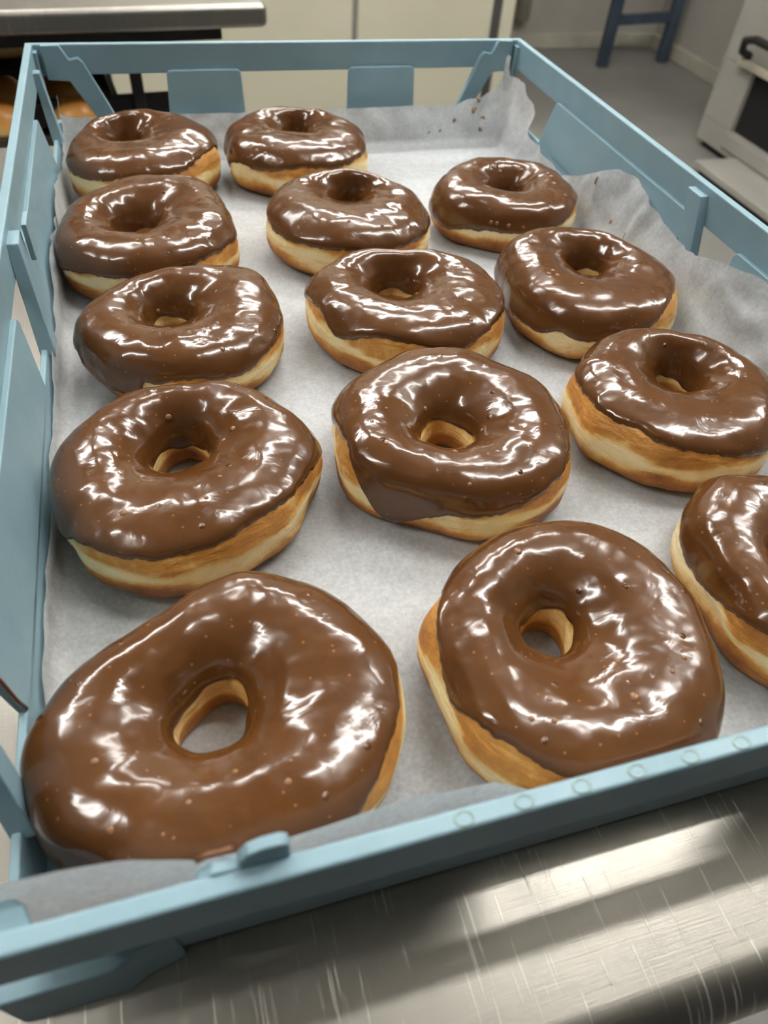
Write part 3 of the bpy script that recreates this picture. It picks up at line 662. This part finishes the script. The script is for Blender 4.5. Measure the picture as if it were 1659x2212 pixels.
    # bubbles standing proud of the icing
    for k, (a, t, r) in enumerate(BUBBLES.get(key, [])):
        A, B = np.array([[a]]), np.array([[t]])
        p = surf(d, A, B)[0, 0]; n0 = normals(d, A, B)[0, 0]
        pp = p[None, None]; off = 0.0043 + float(lumps(pp, seed + .5, 0.0035, 9.0)[0, 0] + lumps(pp, seed + 20, 0.0065, 5.5)[0, 0] + lumps(pp, seed + 40, 0.0016, 19.0)[0, 0])
        c = Vector(p) + Vector(n0) * (off - r * 0.12); n0 = Vector(n0); ux = n0.orthogonal().normalized(); uy = n0.cross(ux)
        Vb = []; Fb = []
        for j in range(7):
            ph = math.pi / 2 * j / 6.5
            for i in range(14):
                th_ = 2 * math.pi * i / 14
                Vb.append(tuple(c + (ux * math.cos(th_) + uy * math.sin(th_)) * r * math.cos(ph) + n0 * r * 0.55 * math.sin(ph)))
        for j in range(6):
            for i in range(14): Fb.append((j * 14 + i, j * 14 + (i + 1) % 14, (j + 1) * 14 + (i + 1) % 14, (j + 1) * 14 + i))
        Fb.append(tuple(range(84, 98))); Fb.append(tuple(range(14))[::-1])
        mesh_obj('icing_bubble', Vb, Fb, BUBBLE, root)
    return root
for k_, r_ in dict(M=0.056, J=0.068, K=0.066, L=0.068, G=0.070, F=0.062, C=0.074, N=0.064).items(): DOUGHNUTS[k_]['rt'] = r_
def lower(k_, a_, b_, v_):
    for q_ in range(a_, b_): DOUGHNUTS[k_]['ice'][q_] = min(DOUGHNUTS[k_]['ice'][q_], v_ + abs(q_ - (a_ + b_) / 2) * 4)
lower('L', 29, 53, 230)
lower('F', 39, 48, 230)
LABELS = {
 'A': 'chocolate iced doughnut in the far left tray corner beside the crumpled paper',
 'B': 'iced doughnut of the far row with small bubbles lined up above its waist',
 'C': 'oval iced doughnut second from the far end along the left tray wall',
 'D': 'iced doughnut with rough crumbs on its far shoulder, second row from the far end',
 'E': 'bubbly iced doughnut below the torn paper point, furthest one beside the rightmost wall',
 'F': 'iced doughnut by the tray wall with dark chocolate smeared down its near side',
 'G': 'iced doughnut in the third middle row with a dark slit for a hole',
 'H': 'iced doughnut beside the crumpled paper with a wavy lobe of icing running down',
 'I': 'iced doughnut with a pointed tip on one side and wide pale cream waist',
 'J': 'round iced doughnut with an icing flap draped down to the paper',
 'K': 'iced doughnut with a broad cream waist and golden hole, cut by the photo border',
 'L': 'largest iced doughnut in the near corner, leaning on the left tray wall',
 'M': 'iced doughnut against the near rim with a dark hole and one round bubble',
 'N': 'iced doughnut mostly outside the photo border, its hole out of view',
}
for i, (k, d) in enumerate(DOUGHNUTS.items()):
    doughnut(k, d, LABELS[k], i * 1.37 + 0.3)

# ------------------------------------------------------------------ steel counter behind, with buns below
ct = empty('steel_counter', -2.5, 8.0, FZ)
ct_label = 'stainless steel counter with a dark underside behind the far end of the tray'
tag(ct, ct_label, 'counter')
ca, sa = math.cos(math.radians(6.0)), math.sin(math.radians(6.0))
def cr(x, y, z):
    """counter frame: origin at its near right top corner"""
    return (1.00 + x * ca - y * sa, 6.50 + x * sa + y * ca, z)
def cbox(g, x0, x1, y0, y1, z0, z1):
    return g.hexa([cr(x0, y0, z0), cr(x1, y0, z0), cr(x1, y1, z0), cr(x0, y1, z0), cr(x0, y0, z1), cr(x1, y0, z1), cr(x1, y1, z1), cr(x0, y1, z1)])
cbox(G(), -8, 0, 0, 4.0, -0.16, 0.0).build('worktop', STEEL2, ct, bevel=0.05, seg=4)
cbox(G(), -7.8, -0.33, 0.18, 3.8, -0.27, -0.16).build('shade_apron', BLACK, ct, bevel=0.01)  # under-frame slab, coloured black for the shade beneath the worktop
for lx, ly in ((-1.03, 0.3), (-7.6, 0.3), (-1.03, 3.6), (-7.6, 3.6)):
    cbox(G(), lx - 0.045, lx + 0.045, ly - 0.045, ly + 0.045, FZ, -0.27).build('leg', BLACK, ct, bevel=0.01)
cbox(G(), -7.6, -0.75, 0.30, 0.42, -0.86, -0.68).build('shelf_rail', BLACK, ct, bevel=0.01)
cbox(G(), -7.6, -1.12, 0.02, 3.6, -1.02, -0.942).build('shelf', BLACK, ct, bevel=0.01)

def mat_bun():
    a = N('baked_bun_crust')
    at = a.n('ShaderNodeAttribute'); at.attribute_name = 'bake'
    f = a.math('ADD', at.outputs['Fac'], a.math('MULTIPLY', a.math('SUBTRACT', a.noise(30, 4), 0.5), 0.4), clamp=True)
    a.set(Base_Color=a.ramp(f, [(0, (0.80, 0.58, 0.28)), (0.45, (0.62, 0.30, 0.06)), (1, (0.33, 0.11, 0.02))]), Roughness=0.4)
    return a.m
BUN = mat_bun()
PAN = simple('dark_baking_pan', (0.10, 0.085, 0.06), 0.45, metal=0.6)
def pan(x0, x1, y0, y1, z, label):
    r = empty('baking_pan', *cr((x0 + x1) / 2, (y0 + y1) / 2, z))
    tag(r, label, 'pan', 'baking pans under the counter')
    cbox(G(), x0, x1, y0, y1, z, z + 0.02).build('pan_base', PAN, r, smooth=False)
    g = G()
    for a in ((x0, x1, y0, y0 + 0.02), (x0, x1, y1 - 0.02, y1), (x0, x0 + 0.02, y0, y1), (x1 - 0.02, x1, y0, y1)):
        cbox(g, *a, z, z + 0.10)
    g.build('pan_rim', PAN, r, smooth=False)
    return r
pan(-4.5, -1.18, 0.04, 1.7, -0.94, 'dark baking pan of golden buns on the lower counter shelf')
def bun_mesh(seed):
    V = []; F = []; B = []
    n, m = 28, 14
    for j in range(m + 1):
        ph = math.pi * j / m
        for i in range(n):
            th = 2 * math.pi * i / n
            x, y, z = math.sin(ph) * math.cos(th), math.sin(ph) * math.sin(th), math.cos(ph)
            z = z * 0.78 if z > 0 else z * 0.45
            q = 1 + 0.07 * nz(x * 2 + seed, y * 2, z * 2)
            V.append((x * q * 0.235, y * q * 0.235, (z * q + 0.45) * 0.23)); B.append(0.1 + 0.75 * max(0, min(1, z * 1.35 + 0.1)))
    for j in range(m):
        for i in range(n):
            F.append((j * n + i, j * n + (i + 1) % n, (j + 1) * n + (i + 1) % n, (j + 1) * n + i))
    return V, F, B
V, F, B = bun_mesh(2.0)
first = None
spots = [(-1.52, 0.36), (-2.10, 0.33), (-2.68, 0.36), (-1.55, 0.93), (-2.12, 0.93), (-2.70, 0.93)]
bl = ['golden bread bun at the near right end of the pan under the counter', 'golden bread bun left of the tray corner on the counter shelf', 'golden bread bun furthest left in the near row under the counter',
      'golden bread bun behind the one at the pan end, seen through the tray corner', 'golden bread bun in the second row under the counter', 'golden bread bun deep in the left of the second row under the counter']
def place_bun(i, x, y, z, lab, grp):
    global first
    if first is None:
        first = mesh_obj('bread_bun', [(a, b, c) for a, b, c in V], F, BUN)
        at = first.data.attributes.new('bake', 'FLOAT', 'POINT'); at.data.foreach_set('value', np.array(B, np.float32))
        o = first
    else:
        o = first.copy(); COL.objects.link(o)
    c = cr(x, y, z)
    o.location = (c[0] * K, c[1] * K, c[2] * K); o.rotation_euler = (0, 0, i * 1.3)
    s = 0.95 + 0.08 * math.sin(i * 2.2); o.scale = (s, s, s)
    tag(o, lab, 'bun', grp)
for i, (x, y) in enumerate(spots): place_bun(i, x, y, -0.918, bl[i], 'buns on the pan under the counter')
cbox(G(), -7.6, -1.62, 0.72, 3.6, -0.60, -0.56).build('rack_shelf', BLACK, ct, bevel=0.01)
ul = ['dim brown bun on the upper rack under the counter, nearest its corner', 'dim brown bun on the upper rack under the counter, second from its corner', 'dim brown bun on the upper rack under the counter, third from its corner']
for i, x in enumerate((-1.95, -2.5, -3.05)): place_bun(i + 7, x, 1.05, -0.555, ul[i], 'buns on the upper rack')

# ------------------------------------------------------------------ cream cabinet behind
fr = empty('upright_freezer', 3.6, 19.5, FZ)
tag(fr, 'tall cream double door freezer standing behind the tray', 'freezer')
G().box(-1.3, 8.45, 18.25, 21.2, FZ + 0.35, 5.0).build('body', CREAM, fr, bevel=0.05)
G().box(-1.2, 4.63, 18.0, 18.24, FZ + 0.4, 4.9).build('door', CREAM, fr, bevel=0.05, seg=3)
G().box(4.74, 7.93, 18.0, 18.24, FZ + 0.4, 4.9).build('door', CREAM, fr, bevel=0.05, seg=3)
G().box(4.60, 4.77, 18.08, 18.26, FZ + 0.4, 4.9).build('door_seal', simple('grey_seal', (0.22, 0.21, 0.19), 0.6), fr, smooth=False)
G().box(7.90, 8.16, 18.06, 18.26, FZ + 0.4, 4.9).build('door_seal', GASKET, fr, smooth=False)
G().box(8.15, 8.45, 17.96, 18.25, FZ + 0.35, 5.0).build('edge_trim', CREAM, fr, bevel=0.03)
G().box(-1.2, 8.3, 18.5, 21.0, FZ, FZ + 0.35).build('plinth', GASKET, fr, smooth=False)

# ------------------------------------------------------------------ oven to the right
ov = empty('oven', 15.2, 13.4, FZ)
tag(ov, 'grey enamel oven with an open black cavity and black handle, beyond the right tray wall', 'oven')
g = G()
xf, xb = 13.5, 16.6
oy0, oy1, oz0, oz1 = 12.4, 15.50, -4.58, -3.30
g.box(xf, xb, 10.2, 16.65, -3.30, 0.6)            # above the opening
g.box(xf, xb, 10.2, 16.65, -5.10, -4.58)          # below
g.box(xf, xb, 15.50, 16.65, -4.58, -3.30)         # far jamb
g.box(xf, xb, 10.2, 12.4, -4.58, -3.30)           # near jamb
g.build('body', OVENM, ov, smooth=False, bevel=0.02)
G().box(xf + 0.12, xf + 0.16, oy0, oy1, oz0, oz1).box(xf + 0.5, xb - 0.1, oy0, oy1, oz0, oz1).build('cavity', CAVITY, ov, smooth=False)
G().box(xf - 0.16, xf, 10.3, 15.95, -3.27, -3.12).build('ledge', simple('cream_ledge', (0.50, 0.46, 0.36), 0.5), ov, bevel=0.03)
G().box(xf - 0.05, xf, 10.3, 15.58, -4.95, -4.62).build('lower_trim', OVENM, ov, bevel=0.02)
G().tube([(xf - 0.02, 15.78, -3.06), (xf - 0.26, 15.80, -2.95), (xf - 0.36, 15.70, -2.72), (xf - 0.38, 15.35, -2.62), (xf - 0.38, 13.2, -2.62), (xf - 0.3, 12.9, -2.75), (xf - 0.02, 12.8, -3.0)], 0.085, 12).build('handle', BLACK, ov)
G().box(xf - 1.15, xf + 0.05, 10.3, 14.95, FZ + 0.13, -4.97).build('base_step', OVENM, ov, bevel=0.03)
G().box(xf - 1.0, xf + 0.05, 10.4, 14.85, FZ, FZ + 0.13).build('step_gap_shade', CAVITY, ov, smooth=False)  # solid black block that paints the shade in the gap under the step
G().box(xf + 0.15, xb, 10.3, 16.5, FZ, -5.10).build('plinth', CAVITY, ov, smooth=False)

# ------------------------------------------------------------------ blue stand in the far corner
st = empty('metal_stand', 15.2, 23.6, FZ)
tag(st, 'blue painted metal stand with a crossbar in the far corner by the wall', 'stand')
for p in ((14.0, 22.75), (16.35, 23.1)):
    G().box(p[0] - 0.16, p[0] + 0.16, p[1] - 0.14, p[1] + 0.14, FZ, -0.9).build('leg', BLUEM, st, bevel=0.03)
G().hexa([(14.1, 22.65, -4.15), (16.3, 23.0, -4.15), (16.3, 23.2, -4.15), (14.1, 22.85, -4.15), (14.1, 22.65, -3.88), (16.3, 23.0, -3.88), (16.3, 23.2, -3.88), (14.1, 22.85, -3.88)]).build('crossbar', BLUEM, st, bevel=0.03)
G().box(13.8, 16.6, 22.6, 24.55, -0.9, -0.75).build('top', BLUEM, st, bevel=0.03)
G().box(13.8, 16.6, 24.45, 24.6, -1.2, -0.9).build('wall_bracket', BLUEM, st, bevel=0.03)
# pale pipe on the back wall
G().tube([(11.8, 24.5, -4.4), (11.8, 24.5, 4.0)], 0.22, 14).build('wall_pipe', BASEB)
tag(bpy.data.objects['wall_pipe'], 'pale pipe running up the grey back wall beside the freezer', 'pipe')
tag(G().box(16.70, 16.95, 14.5, 22.5, -1.75, -1.55).build('trim_1', simple('brown_rail', (0.20, 0.12, 0.06), 0.6), None, smooth=False, bevel=0.02), kind='structure')
